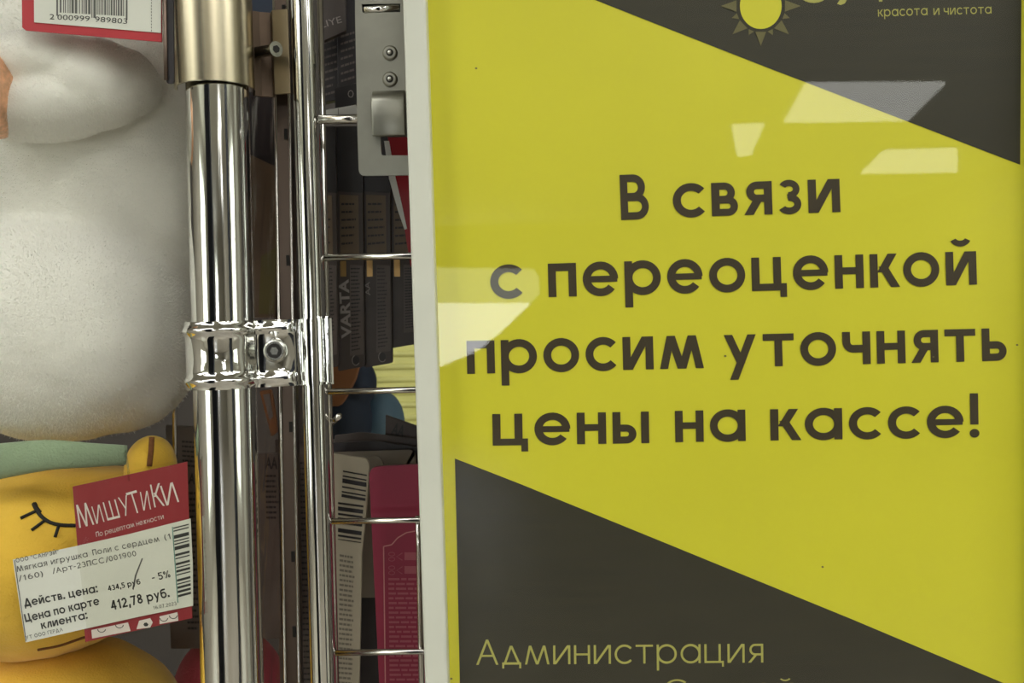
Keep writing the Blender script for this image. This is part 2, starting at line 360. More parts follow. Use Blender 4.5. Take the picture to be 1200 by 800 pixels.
# ------------------------------------------------------------------ the room
def struct(name, bm, m, label=None):
    o = link(name, bm, m); o['kind'] = 'structure'
    if label: o['label'] = label
    return o
X0, X1, Y0, Y1 = -4.2, 4.6, -12.0, .80
def slab(name, a, b, m, label=None): q = B(); box(q, a, b); return struct(name, q, m, label)
slab('floor', (X0, Y0, -.1), (X1, Y1, 0), M['floor'], 'shop floor of pale tiles')
slab('ceiling', (X0, Y0, CEIL), (X1, Y1, CEIL + .1), M['ceiling'], 'pale shop ceiling')
slab('wall_left', (X0 - .1, Y0, 0), (X0, Y1, CEIL), M['wall'], 'plain painted shop wall on the left')
slab('wall_right', (X1, Y0, 0), (X1 + .1, Y1, CEIL), M['wall'], 'plain painted shop wall on the right')
slab('wall_rear', (X0, Y0 - .1, 0), (X1, Y0, CEIL), M['wall'], 'plain painted shop wall far behind the viewer')
slab('wall_back', (X0, Y1, 0), (X1, Y1 + .1, CEIL), M['wall_dark'], 'dark panel closing the back of the goods display')
YG = .3165                                    # the sign's clear cover
for i, q in enumerate([[(944, 99), (1108, 98), (1064, 142), (919, 144)],
                       [(1036, 177), (1122, 175), (1122, 202), (1008, 204)],
                       [(857, 148), (896, 146), (880, 182), (864, 184)]]):
    b = B(); prism(b, [mirror_hit(x, y, YG, z=CEIL - .012) for x, y in q], .012, Vector((0, 0, 1))); struct('trim_%d' % (i + 1), b, M['lamp'], 'flat lit ceiling panel added to light the display')
n = 4
for xx in (-2.6, -.9, .9, 2.6):  # extra unseen ceiling panels, added to light the display
    for yy in (-1.05, -2.25):
        b = B(); box(b, (xx - .55, yy - .5, CEIL - .012), (xx + .55, yy + .5, CEIL)); struct('trim_%d' % n, b, M['lamp'], 'flat lit ceiling panel added to light the display'); n += 1
b = B(); prism(b, [mirror_hit(x, y, YG, y=Y0 + .01) for x, y in [(470, 355), (622, 355), (588, 388), (562, 409), (530, 424), (470, 445)]], -.008); struct('window_1', b, M['window'], 'daylit shop window far behind the viewer')
b = B(); prism(b, [mirror_hit(x, y, YG, y=Y0 + .01) for x, y in [(470, 313), (624, 315), (632, 325), (632, 345), (622, 354), (470, 354)]], -.008); struct('window_2', b, M['window_dim'], 'frosted upper shop window far behind the viewer')
# glowing side panels and dark blocks, added unseen to stripe the chrome
for k, (ya, yb) in enumerate([(-4.6, -2.4)]):
    b = B(); box(b, (X0 + .001, ya, .5), (X0 + .02, yb, 2.4)); struct('window_%d' % (k + 3), b, M['window_dim'], 'tall glowing panel added on the left shop wall for bright stripes in the chrome')
for k, (ya, yb) in enumerate([(-3.0, -1.6)]):
    b = B(); box(b, (X1 - .02, ya, .5), (X1 - .001, yb, 2.4)); struct('window_%d' % (k + 4), b, M['window_dim'], 'tall glowing panel added on the right shop wall for bright stripes in the chrome')
for (xx, yy, s) in [(-.60, -1.1, .22), (2.3, -2.0, .2)]:  # unseen dark blocks, added so the chrome mirrors dark stripes
    b = B(); box(b, (xx - s, yy - s, 0), (xx + s, yy + s, CEIL)); struct('trim_%d' % n, b, M['added_block'], 'unseen dark block added for a dark stripe in the chrome'); n += 1

# ------------------------------------------------------------------ the sign: frame and poster
YP = .3200
fr = thing('sign_frame', P(860, 960, .325), 'white plastic picture frame holding the yellow and black notice', 'frame')
def bar(name, q, y0=.3120, th=.014): b = B(); card(b, q, y0, th); return link(name, b, M['frame'], fr, bevel=.0009)
bar('frame_bar', [(467.6, -130), (494.9, -130), (529, 925), (503, 960)])
bar('frame_bar', [(1216, -160), (1244, -190), (1246, 962), (1218, 930)])
bar('frame_bar', [(467.6, -130), (1244, -190), (1216, -160), (494.9, -102)], .3122)
bar('frame_bar', [(529, 925), (1218, 925), (1246, 960), (503, 960)], .3122)
b = B(); card(b, [(482, -112), (1222, -150), (1226, 935), (516, 935)], .3262, .0018); link('back_board', b, M['board'], fr)
def inner(y, m=0): k = .312 / y; return [(600 + (x - 600) * k + sx * m, 400 + (yy - 400) * k + sy * m) for x, yy, sx, sy in ((494.9, -102, 1, 1), (1216, -160, -1, 1), (1218, 925, -1, -1), (529, 925, 1, -1))]
b = B(); flat(b, inner(YG, .2), YG); link('clear_cover', b, M['cover'], fr, label='clear glossy cover sheet')
b = B(); card(b, inner(YP, .3), YP, .0012)
po = link('poster', b, M['yellow']); tag(po, 'yellow and dark notice with large Cyrillic lettering inside the white frame', 'poster')
Y2 = YP - .00012; Y3 = YP - .00024; Y4 = YP - .00036
b = B(); flat(b, [(510, -73), (697.5, 0), (780, 32.5), (900, 79.5), (1050, 137), (1195.5, 193), (1197, 0), (1197, -138), (510, -86)], Y2); link('printed_corner', b, M['ink'], po, label='dark triangle in the upper right of the notice')
b = B(); flat(b, [(533, 537), (610, 567), (760, 628), (1000, 726), (1190, 806), (1194, 905), (541, 905), (536, 660)], Y2); link('printed_corner', b, M['ink'], po, label='dark triangle in the lower left of the notice')
def lettering(ws, m, label, Y=Y3):
    b = B()
    for a in ws: word(b, *a[:4], Y, **(a[4] if len(a) > 4 else {}))
    return link('lettering', b, M[m], po, label=label)
lettering([('В', (728, 257.8), (761, 256.5), 39.0), ('связи', (789, 254.8), (985, 248.3), 39.0)], 'text', 'first large line of lettering')
lettering([('с', (575, 350), (613, 348.8), 39.0), ('переоценкой', (643, 348), (1145, 333.3), 39.2)], 'text', 'second large line of lettering')
lettering([('просим', (547.5, 438), (825, 431), 38.6), ('уточнять', (849, 430.6), (1180, 422.3), 38.2)], 'text', 'third large line of lettering')
lettering([('цены', (577.5, 522), (761, 519), 37.0), ('на', (791.5, 518), (874, 516.5), 36.8), ('кассе!', (903, 516), (1147, 511.8), 36.6)], 'text', 'fourth large line of lettering')
lettering([('Администрация', (558, 778.8), (894.5, 776), 22.0, dict(t=.12, gap=.2)), ('Санрэй', (779, 817), (930, 815.5), 15.5 * 1.0, dict(t=.14, gap=.22))], 'pale', 'thin pale closing lines of lettering')
lettering([('красота', (1029, 19.5), (1087, 17.6), 8.2, dict(t=.17, gap=.2)), ('и', (1094, 17.6), (1101, 17.4), 8.0, dict(t=.17)), ('чистота', (1106, 17.3), (1162, 15.8), 8.0, dict(t=.17, gap=.2))], 'pale', 'small pale tagline under the logo')
b = B(); word(b, 'С', (930, 3.4), (973, 2.4), 34, Y3, t=.28); flat(b, [(984, 0), (981, 4.5), (985, 6), (990, 4), (996, -6), (990, -14)], Y3); flat(b, [(1030, -20), (1036, -20), (1034, 2), (1030, 2)], Y3)
link('lettering', b, M['pale'], po, label='large pale shop logo cut by the picture edge')
b = B(); cx, cy = 891.5, 7
flat(b, [(cx + 27.5 * math.cos(a * PI / 20), cy + 30.5 * math.sin(a * PI / 20)) for a in range(40)], Y3); sun0 = link('sun_logo', b, M['ink'], po, label='sun emblem on the dark corner')
b = B(); flat(b, [(cx + 24.5 * math.cos(a * PI / 20), cy + 27 * math.sin(a * PI / 20)) for a in range(40)], Y4); link('sun_disc', b, M['yellow'], sun0, label='yellow sun disc')
b = B()
for k in range(16):
    a = k * PI / 8 + PI / 2; R2 = 47 if k % 2 == 0 else 37; wd = .22 if k % 2 == 0 else .12
    flat(b, [(cx + 29 * math.cos(a - wd), cy + 31 * math.sin(a - wd)), (cx + R2 * math.cos(a), cy + R2 * math.sin(a)), (cx + 29 * math.cos(a + wd), cy + 31 * math.sin(a + wd))], Y4)
link('sun_rays', b, M['olive'], sun0, label='dull olive sun rays')
for x, y in [(1192, 404), (1094, 418), (558, 80), (850, 417), (529, 795), (964, 664)]:
    b = B(); flat(b, [(x + 1.5 * math.cos(k), y + 1.2 * math.sin(k)) for k in range(6)], Y4); link('speck', b, M['olive'], po)

# ------------------------------------------------------------------ posts, bracket and clamp
def line_x(p, q, py): return p[0] + (q[0] - p[0]) * (py - p[1]) / (q[1] - p[1])
def post(name, p, q, y, r, m, seg, label, cat, zt=2.3):
    a = P(*p, y); c = P(*q, y); d = (a - c) / (a.z - c.z); top = c + d * (zt - c.z); bot = c + d * (0.0 - c.z)
    bot.y = top.y = y
    b = B(); tube(b, [bot, c, a, top], r, seg)
    o = link(name, b, m, smooth=False)
    for f in o.data.polygons: f.use_smooth = len(f.vertices) == 4
    return tag(o, label, cat)
T1a, T1b, T1y = (254.5, 100), (272.5, 800), .335
T2a, T2b, T2y = (356, 0), (379, 800), .341
post('display_post', T1a, T1b, T1y, .0109, M['chrome'], 96, 'thick shiny chrome post beside the white plush toy', 'post')
post('chrome_rod', T2a, T2b, T2y, .0047, M['chrome'], 64, 'thinner bright chrome rod right of the thick post', 'rod')
# slotted upright behind
ra = thing('slotted_upright', (P(336, 400, .362).x, .362, 0), 'narrow dark slotted steel upright between the thick post and the rod', 'upright')
xc = P(336, 400, .362); sl = (P(331, 100, .362).x - P(343, 800, .362).x) / (P(331, 100, .362).z - P(343, 800, .362).z)
def rx(z): return xc.x + sl * (z - xc.z)
b = B(); hw = .0031
prism(b, [(rx(0) - hw, .362, 0), (rx(0) + hw, .362, 0), (rx(2.2) + hw, .362, 2.2), (rx(2.2) - hw, .362, 2.2)], .006); link('rail', b, M['rail'], ra, bevel=.0008)
for s in (-1, 1):
    b = B(); tube(b, [(rx(0) + s * hw * .85, .3615, 0), (rx(2.2) + s * hw * .85, .3615, 2.2)], .0006, 10); link('rail_lip', b, M['wire'], ra, smooth=True)
for py in (12, 157, 305, 500, 652, 740):
    p = P(336 + (py - 400) * .017 + 3, py, .3615); b = B(); box(b, (p.x - .0006, .3612, p.z - .0020), (p.x + .0006, .3619, p.z + .0020)); link('slot', b, M['dark'], ra)

# gold-toned sleeve with bolted wing
c = P(248, 50, T1y); sl_r = .0129
zb = P(248, 94, T1y - sl_r).z; zt = P(248, -70, T1y).z
br = thing('post_bracket', (c.x, T1y, zb), 'brushed gold-toned sleeve bracket around the top of the thick chrome post', 'bracket')
ccx = line_x(T1a, T1b, 50); ctr = P(ccx - 3, 50, T1y)
prof = [(ctr.x + sl_r * math.cos(a), T1y - sl_r * math.sin(a)) for a in [PI * .97 - k * (PI * .97 + .12) / 28 for k in range(29)]]
b = B(); sheet(b, prof, zb, zt, .0009); link('sleeve', b, M['nickel'], br, smooth=True).modifiers.new('e', 'EDGE_SPLIT').split_angle = .7
xw0 = P(286, 60, .341).x; xw1 = P(322, 60, .348).x; xf = P(340, 60, .344).x
ztw = P(306, 13, .346).z
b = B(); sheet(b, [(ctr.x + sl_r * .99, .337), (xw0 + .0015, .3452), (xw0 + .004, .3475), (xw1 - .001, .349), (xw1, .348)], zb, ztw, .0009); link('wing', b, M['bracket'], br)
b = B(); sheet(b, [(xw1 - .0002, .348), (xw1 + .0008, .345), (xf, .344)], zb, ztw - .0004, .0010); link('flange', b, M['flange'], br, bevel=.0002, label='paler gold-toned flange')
p0 = P(302, 61, .344); p1 = P(323, 57.5, .336)
b = B(); tube(b, [p0, p1], .0021, 20); bo = link('bolt', b, M['screw'], br, smooth=False, bevel=.0003)
d = (p1 - p0).normalized(); b = B(); tube(b, [p1 + d * .0000, p1 + d * .0004], .0027, 24); link('bolt_rim', b, M['screw'], bo)
b = B(); tube(b, [p1 + d * .0003, p1 + d * .0006], .0014, 6); link('hex_socket', b, M['dark'], bo)

# chrome clamp joining post and rod
ZC1 = P(262, 376, .322).z; ZC0 = P(262, 457, .322).z
c1 = P(line_x(T1a, T1b, 415) - 2, 415, T1y); c2 = P(line_x(T2a, T2b, 415), 415, T2y)
cl = thing('pipe_clamp', (c1.x, T1y, ZC0), 'shiny chrome clamp plate joining the thick post to the thinner rod', 'clamp')
R1 = .0126; R2_ = .0055
arc1 = [(c1.x + R1 * math.cos(a), T1y - R1 * math.sin(a)) for a in [PI * 1.1 - k * (PI * 1.1 - .38) / 28 for k in range(29)]]
arc2 = [(c2.x + R2_ * math.cos(a), T2y - R2_ * math.sin(a)) for a in [PI * .86 - k * (PI * .86 - .30) / 18 for k in range(19)]]
xl = P(386, 415, .336).x
prof = arc1 + [(arc1[-1][0] + .0012, .3318), (arc1[-1][0] + .003, .3312), (arc2[0][0] - .003, .3338), (arc2[0][0] - .0008, .3352)] + arc2 + [(xl + .0003, T2y - .0042)]
NR = 40; rows = []; b = B(); xrib = P(336, 400, .3315).x
for r_ in range(NR + 1):
    u = -1 + 2 * r_ / NR; row = []
    for i, q in enumerate(prof):
        d = (Vector(prof[min(i + 1, len(prof) - 1)]) - Vector(prof[max(i - 1, 0)])).normalized(); nn = Vector((d.y, -d.x))
        wgt = max(0, min(1, (xrib - q[0]) / .0015)) * max(0, min(1, (q[0] - c1.x + R1 * .97) / .002))
        bump = .0015 * math.exp(-((abs(u) - .74) / .13) ** 2) - .0008 * math.exp(-(u / .45) ** 2)
        row.append(b.verts.new((q[0] + nn.x * bump * wgt, q[1] + nn.y * bump * wgt, (ZC0 + ZC1) / 2 + u * (ZC1 - ZC0) / 2)))
    rows.append(row)
for r_ in range(NR):
    for i in range(len(prof) - 1): b.faces.new((rows[r_][i], rows[r_][i + 1], rows[r_ + 1][i + 1], rows[r_ + 1][i]))
o = link('clamp_plate', b, M['chrome_clamp'], cl, smooth=True); md = o.modifiers.new('s', 'SOLIDIFY'); md.thickness = .0008; md.offset = -1; o.modifiers.new('e', 'EDGE_SPLIT').split_angle = .7
b = B(); sheet(b, [(xl, T2y - .002), (xl + .0005, T2y - .0075)], ZC0 + .0006, ZC1 + .0008, .0011); link('clamp_lip', b, M['chrome_clamp'], cl, bevel=.0003)
p = P(321.5, 411, .3290)
b = B(); tube(b, [p + Vector((0, .003, 0)), p], .0041, 32); bo = link('clamp_bolt', b, M['screw'], cl, bevel=.0008)
b = B(); tube(b, [p + Vector((0, .0002, 0)), p - Vector((0, .00015, 0))], .0026, 24); link('hex_socket', b, M['dark'], bo)
b = B(); q = p - Vector((0, .0002, 0)); tube(b, [q, q - Vector((0, .0001, 0))], .0015, 6); link('socket_floor', b, M['screw'], bo)

# ------------------------------------------------------------------ wire grid and steel hook plate
YW = .3465
gr = thing('wire_grid', (P(470, 763, YW).x, YW, P(470, 960, YW).z), 'shiny wire grid running behind the white frame', 'wire grid')
def wires(name, pts, r, parent=gr, m='wire', label=None):
    b = B(); tube(b, pts, r, 14); return link(name, b, M[m], parent, smooth=True, label=label)
wires('upright_wire', [P(372, -120, YW + .002), P(381, 300, YW + .002), P(397, 960, YW + .002)], .0014)
wires('upright_wire', [P(489.5, 604, YW + .001), P(491, 640, YW + .001), P(497, 960, YW + .001)], .0011)
for ya, yb, xa in ((302, 298, 375), (459, 455, 380), (611, 608, 383), (765, 762, 387)):
    wires('cross_wire', [P(xa, ya, YW), P(620, yb - 1.5, YW)], .00115 * (1 if ya > 305 else 1.15))
wires('wire_end', [P(388, 496, YW + .004), P(398, 487, YW - .006)], .0011)
wires('cross_wire', [P(374, 140, .338), P(452, 139, .338)], .0017)
hp = thing('hook_plate', (P(448, 205, .336).x, .336, P(448, 205, .336).z), 'flat grey steel hook plate with two rivets beside the white frame', 'hook plate')
b = B()
def plate(q, r=0): card(b, rounded(q, r) if r else q, .3345, .0012)
plate([(416, 15), (474, 14), (481, 160), (419, 160)]); plate([(415.6, -110), (470, -110), (474, 4), (416, 5)]); plate([(416, 4), (424, 4), (425, 16), (416, 16)]); plate([(469, 3), (474, 3), (474.4, 16), (469, 16)])
plate(rounded([(419, 159), (446, 159), (447, 182), (482, 182), (482, 205), (420.5, 206)], [0, 0, 3, 0, 0, 8]))
link('plate', b, M['steel'], hp)
b = B(); p = [P(x, y, .3365) for x, y in [(422, 4), (472, 4), (472, 17), (422, 17)]]; poly(b, p); link('slot', b, M['dark'], hp)
b = B(); tube(b, [P(427, 12, .335), P(468, 9, .3355)], .0014, 14); link('slot_roll', b, M['chrome'], hp, smooth=True)
for (x, y) in ((457, 62), (457, 93)):
    p = P(x, y, .3342)
    b = B(); tube(b, [p, p - Vector((0, .0007, 0))], [.0028, .0021], 24); rv = link('rivet', b, M['steel'], hp, smooth=False, bevel=.0002)
    b = B(); tube(b, [p - Vector((0, .0006, 0)), p - Vector((0, .0008, 0))], .0013, 16); h = link('rivet_hollow', b, M['dark'], rv)
    b = B(); bmesh.ops.create_uvsphere(b, u_segments=14, v_segments=8, radius=.0009, matrix=Matrix.Translation(p - Vector((0, .0009, 0)))); link('rivet_pin', b, M['chrome'], rv, smooth=True)
b = B()
zs = P(455, 122, .33).z; xa = P(436, 135, .331).x; xb = P(475, 135, .331).x; zt_ = P(455, 108, .333).z; zl = P(455, 160, .331).z
pr = [(.3345, zt_), (.3325, zt_ - .0006), (.3308, zt_ - .002), (.3300, zt_ - .004), (.3300, zl)]
vs = []
for y, z in pr: vs.append([b.verts.new((x_, y, z)) for x_ in (xa, xb)])
for i in range(len(vs) - 1): b.faces.new((vs[i][0], vs[i][1], vs[i + 1][1], vs[i + 1][0]))
o = link('hook_tab', b, M['steel'], hp, smooth=True); md = o.modifiers.new('s', 'SOLIDIFY'); md.thickness = .0009; md = o.modifiers.new('b', 'BEVEL'); md.width = .0004; md.segments = 2
b = B(); box(b, (P(424, 30, .345).x, .3357, P(430, 60, .34).z), (P(500, 30, .345).x, YW - .0012, P(430, 45, .34).z)); link('mounting_lug', b, M['steel'], hp)

# ------------------------------------------------------------------ plush toys
def plush(name, blobs, m, parent, voxel=.0016, smooth=8, lump=.0012, lscale=.02, fuzz=0):
    b = B()
    for (x, y, d, rx_, rz_, ry_, rot) in blobs:
        s = d / F; mtx = Matrix.Translation(P(x, y, d)) @ Matrix.Rotation(math.radians(rot), 4, 'Y') @ Matrix.Diagonal((rx_ * s, ry_, rz_ * s, 1))
        bmesh.ops.create_icosphere(b, subdivisions=5, radius=1, matrix=mtx)
    me = bpy.data.meshes.new('tmp'); b.to_mesh(me); b.free(); o = bpy.data.objects.new('tmp', me); COL.objects.link(o)
    md = o.modifiers.new('r', 'REMESH'); md.mode = 'VOXEL'; md.voxel_size = voxel
    md = o.modifiers.new('s', 'SMOOTH'); md.factor = .6; md.iterations = smooth
    tx = bpy.data.textures.new('lump', 'CLOUDS'); tx.noise_scale = lscale
    md = o.modifiers.new('d', 'DISPLACE'); md.texture = tx; md.strength = lump; md.mid_level = .5; md.texture_coords = 'GLOBAL'
    dg = bpy.context.evaluated_depsgraph_get(); dg.update(); m2 = bpy.data.meshes.new_from_object(o.evaluated_get(dg)); bpy.data.objects.remove(o)
    b = B(); b.from_mesh(m2); bpy.data.meshes.remove(m2)
    bvh = BVHTree.FromBMesh(b)
    return link(name, b, m, parent, smooth=True), bvh
def on(bvh, px, py, off=.0004):
    d = ray(px, py).normalized(); h = bvh.ray_cast(CAM, d)
    return (h[0] - d * off) if h[0] else P(px, py, .34)
wt = thing('white_plush_toy', P(80, 518, .39), 'large white plush toy with a round belly and a copper-coloured paw', 'plush toy')
wb, wbv = plush('body', [(125, 150, .402, 160, 235, .045, 0), (74, 384, .384, 148, 133, .055, 0), (138, 400, .392, 88, 108, .046, 0)], M['white_fur'], wt, smooth=26, lump=.003, lscale=.03)
wa, wav = plush('arm', [(56, 78, .350, 80, 41, .019, 3), (54, 127, .350, 84, 39, .019, -5), (108, 98, .353, 66, 53, .020, 4), (145, 98, .357, 40, 40, .018, 0)], M['white_fur'], wt, voxel=.0012, smooth=10, lump=.0018, lscale=.018)
plush('paw', [(-16, 108, .338, 40, 54, .022, 0)], M['copper'], wt, smooth=4, lump=.001)
def pile(parent, bvh, x0, x1, y0, y1, n, L, m, seed):   # short pile standing off the cloth
    rnd = random.Random(seed); vs = []; fs = []; org = ORI[parent.name]
    for _ in range(n):
        px = rnd.uniform(x0, x1); py = rnd.uniform(y0, y1); h = bvh.ray_cast(CAM, ray(px, py).normalized())
        if h[0] is None: continue
        nn = h[1]
        d = (nn + Vector((rnd.gauss(0, .45), rnd.gauss(0, .3), rnd.gauss(-.25, .45)))).normalized() * L * rnd.uniform(.5, 1.1)
        sd = nn.cross(Vector((rnd.gauss(0, 1), rnd.gauss(0, 1), rnd.gauss(0, 1)))).normalized() * .00011
        q = h[0] - org - nn * .0002; k = len(vs); vs += [q - sd, q + sd, q + d]; fs.append((k, k + 1, k + 2))
    me = bpy.data.meshes.new('pile'); me.from_pydata(vs, [], fs); me.materials.append(m)
    o = bpy.data.objects.new('pile', me); COL.objects.link(o); o.parent = parent; o['kind'] = 'stuff'; ORI[o.name] = org
pile(wt, wbv, -20, 240, -10, 530, 70000, .0016, M['white_fur'], 1)
pile(wt, wav, -20, 195, 25, 180, 22000, .0013, M['white_fur'], 2)
yt = thing('yellow_plush_toy', P(70, 990, .37), 'yellow plush toy with a closed embroidered eye and green leaf', 'plush toy')
_, hb = plush('head', [(52, 652, .388, 150, 113, .050, -6), (118, 612, .391, 85, 66, .040, 0)], M['yellow_fur'], yt, smooth=10, lump=.002)
_, bb = plush('body', [(70, 878, .388, 146, 130, .050, -4)], M['yellow_fur'], yt, smooth=10, lump=.002)
b = B()
tube(b, [on(hb, *q) for q in curve_pts([(40, 590, 0), (46, 602, 0), (57, 611, 0), (72, 615, 0), (92, 615.5, 0)], 5) for q in [q[:2]]], [.0009] * 3 + [.0007] * 18, 8)
for a, c in (((43, 598), (24, 607)), ((52, 610), (37, 621)), ((69, 615), (64.5, 629)), ((40, 590), (47, 600))): tube(b, [on(hb, *lerp(a, c, k / 4)) for k in range(5)], .0006, 8)
link('embroidered_eyelashes', b, M['thread'], yt, smooth=True)
b = B(); tube(b, [on(hb, *q[:2]) for q in curve_pts([(44, 761, 0), (70, 756, 0), (100, 746, 0), (118, 743, 0)], 4)], .0006, 8); link('neck_crease_shade', b, M['crease'], yt, smooth=True)  # brown cord draws the shaded crease between head and body
b = B(); pts = curve_pts([P(-30, 545, .348), P(0, 540, .345), (P(55, 533, .343)), P(100, 533, .345), P(148, 533, .352)], 8); tube(b, pts, [.0075 - .0038 * k / (len(pts) - 1) for k in range(len(pts))], 20, flatten=.55); link('leaf', b, M['green_fur'], yt, smooth=True, label='pale green felt leaf')
plush('ear', [(176, 548, .372, 29, 38, .011, 8)], M['yellow_fur'], yt, voxel=.001, smooth=3, lump=.001)
b = B(); tube(b, curve_pts([P(178, 512, .3615), P(177, 528, .3605), P(175, 546, .3605)], 5), .0011, 10, flatten=.5); link('ear_fold_shade', b, M['crease'], yt, smooth=True)  # brown band puts the shade of the ear's fold into colour
pk = thing('pink_plush_toy', P(270, 935, .452), 'rounded pink plush toy showing low behind the thick chrome post', 'plush toy')
plush('body', [(270, 812, .452, 66, 74, .026, 0), (257, 880, .452, 70, 60, .028, 0)], M['pink_fur'], pk, smooth=4, lump=.001)

# ------------------------------------------------------------------ tags
YT = .3285
def YTf(px, py): return YT - .000022 * (px - 120)
mt = thing('toy_tag', P(150, 752, YT), 'dark red tag in clear sleeve with white price sticker on the yellow toy', 'tag')
b = B(); card(b, [(85, 570), (219, 541), (225, 724), (100, 752)], YTf, .0006); rc = link('red_card', b, M['red_card'], mt)
def off(d): return lambda px, py: YTf(px, py) - d
b = B(); x = 94
rnd = random.Random(3)
for ch, x0, x1, hgt in (('м', 93, 110.5, 27), ('и', 113, 122.5, 21), ('ш', 126, 141, 22), ('у', 143, 153.5, 22), ('т', 155, 167.5, 26), ('и', 168, 177, 22), ('к', 181, 192, 27), ('и', 195, 210, 24)):
    yb = lambda xx: 619 - (xx - 93) * .268
    dy = -7 if ch == 'у' else 0
    word(b, ch, (x0, yb(x0) + dy + rnd.uniform(-1, 1)), (x1, yb(x1) + dy), hgt * (.75 if ch == 'у' else 1), off(.0001), t=.14 if ch == 'м' else .12, lean=-.02)
link('lettering', b, M['white_ink'], rc, label='hand-drawn white brand lettering')
b = B(); word(b, 'По рецептам нежности', (113, 629), (192, 607.5), 4.4, off(.0001), t=.14, gap=.2, lean=.1); link('small_lettering', b, M['white_ink'], rc)
b = B(); flat(b, [(108, 748), (107, 738), (150, 729), (153, 739)], off(.0001)); flat(b, [(160, 737), (163, 727), (176, 724), (179, 729), (176, 735)], off(.0001)); flat(b, [(187, 731), (187, 722), (208, 717), (209, 727)], off(.0001)); link('white_motif', b, M['white_ink'], rc)
b = B()
for (x, y) in ((119, 737), (140, 732), (192, 724), (203, 721)):
    for k in range(8):
        a = k * PI / 8; a2 = (k + 1) * PI / 8; flat(b, [(x + 5 * math.cos(a), y + 4 * math.sin(a)), (x + 5 * math.cos(a2), y + 4 * math.sin(a2)), (x + 4 * math.cos(a2), y + 3.2 * math.sin(a2)), (x + 4 * math.cos(a), y + 3.2 * math.sin(a))], off(.0002))
flat(b, [(171 + 3 * math.cos(k), 731.5 + 2.5 * math.sin(k)) for k in range(6)], off(.0002)); link('dark_motif', b, M['black_ink'], rc)
b = B(); card(b, [(15, 655.5), (88, 640), (150, 626), (205, 612), (223, 607.5), (225.5, 660), (226, 709.5), (160, 723), (100, 736.5), (30, 752.5), (22, 703)], off(.0007), .0004); st = link('price_sticker', b, M['paper'], mt, label='white price sticker')
S = off(.00085)
b = B()
BO = dict(t=.24, gap=.16)
word(b, 'Действ. цена:', (29, 711), (115, 693.5), 7.2, S, **BO)
word(b, 'Цена по карте', (30, 729), (117, 708), 7.2, S, **BO)
word(b, 'клиента:', (49, 737), (103, 724.5), 7.0, S, **BO)
word(b, '412,78', (131, 715), (168, 706.2), 8.3, S, **BO); word(b, 'руб.', (173, 705), (199, 699), 8.0, S, **BO)
word(b, '434,5 руб', (127, 692.5), (165, 684), 4.6, S, **BO)
word(b, '- 5%', (179, 681), (200, 676), 6.2, S, t=.2, gap=.16)
link('sticker_text', b, M['black_ink'], st)
b = B()
TH = dict(t=.17, gap=.26)
word(b, 'Мягкая игрушка', (20, 670), (103, 652), 5.0, S, **TH); word(b, 'Поли с сердцем', (109, 650.5), (187, 634), 5.0, S, **TH); word(b, '(1', (193, 633), (201, 631), 4.8, S, **TH)
word(b, '/160)', (22, 681), (51, 675), 4.7, S, **TH); word(b, '/Арт-23ПСС/001900', (62, 672), (160, 651), 4.7, S, **TH)
word(b, 'ООО "САНРЭЙ"', (19, 659), (69, 648.5), 3.6, S, **TH)
word(b, 'УТ ООО ГЕРДА', (31, 749), (74, 739), 3.1, S, **TH)
word(b, '16.07.2023', (180, 714), (207, 708.5), 3.0, S, **TH)
flat(b, [(166, 654), (167.5, 654), (160, 674), (156.5, 691), (155, 690), (158, 674)], S)
flat(b, [(16.5, 656), (17.4, 656), (31, 751), (30, 751)], S)
link('small_sticker_text', b, M['grey_ink'], st)
b = B(); bars(b, (203, 618), (209, 703), (221, 613.5), (224, 699), S, 34, 4, .42); link('barcode', b, M['black_ink'], st)
b = B(); flat(b, [(201.5, 617), (202.6, 617), (209, 706), (207.9, 706)], S); link('sticker_rule', b, M['teal_ink'], st)
b = B(); flat(b, [(82, 567), (224, 536), (233, 722), (104, 757)], off(.0016)); link('clear_sleeve', b, M['film'], mt, label='clear plastic sleeve')
b = B(); tube(b, curve_pts([P(147, 528, .350), P(149, 540, .338), P(150.5, 553, .327), P(151, 563, .3266)], 4), .00035, 8); link('tag_string', b, M['film'], mt, smooth=True)
# top tag
YK = .3265
kt = thing('price_tag', P(108, 48, YK), 'red card with a white barcode sticker above the white plush arm', 'tag')
b = B(); card(b, [(24, -120), (190, -120), (189.5, 49), (30, 35.5), (26, 32)], YK, .0006); rk = link('red_card', b, M['red_tag'], kt)
b = B(); card(b, [(39, -110), (189, -110), (188.5, 38.5), (40, 26)], YK - .0004, .0003); sk = link('price_sticker', b, M['paper'], kt, label='white barcode sticker')
b = B(); rn = random.Random(5); x = 66.0
while x < 150:
    wd = rn.choice([1.1, 1.1, 2, 2.9]); long = (x < 70 or 106 < x < 110 or x > 146)
    yb = 14.5 + (x - 66) * .055 + (4 if long else 0)
    flat(b, [(x, -60), (x + wd, -60), (x + wd, yb), (x, yb)], YK - .0005); x += wd + rn.choice([1.1, 1.1, 2])
link('barcode', b, M['grey_ink'], sk)
b = B(); type_(b, '2', (58, 22.5), (63.5, 22.8), 6.6, YK - .0005); type_(b, '000999', (67, 23), (105, 25), 6.6, YK - .0005); type_(b, '989803', (111, 25.4), (149, 28), 6.6, YK - .0005); link('barcode_number', b, M['black_ink'], sk)
b = B()
for k in range(14): flat(b, [(177, -12 + k * 3.6), (177.8, -12 + k * 3.6), (177.8, -10 + k * 3.6), (177, -10 + k * 3.6)], YK - .0005)
link('dotted_rule', b, M['grey_ink'], sk)
ms = thing('metal_strip', P(197, 97, .325), 'narrow dark metal strip with a rounded end left of the thick post', 'metal strip')
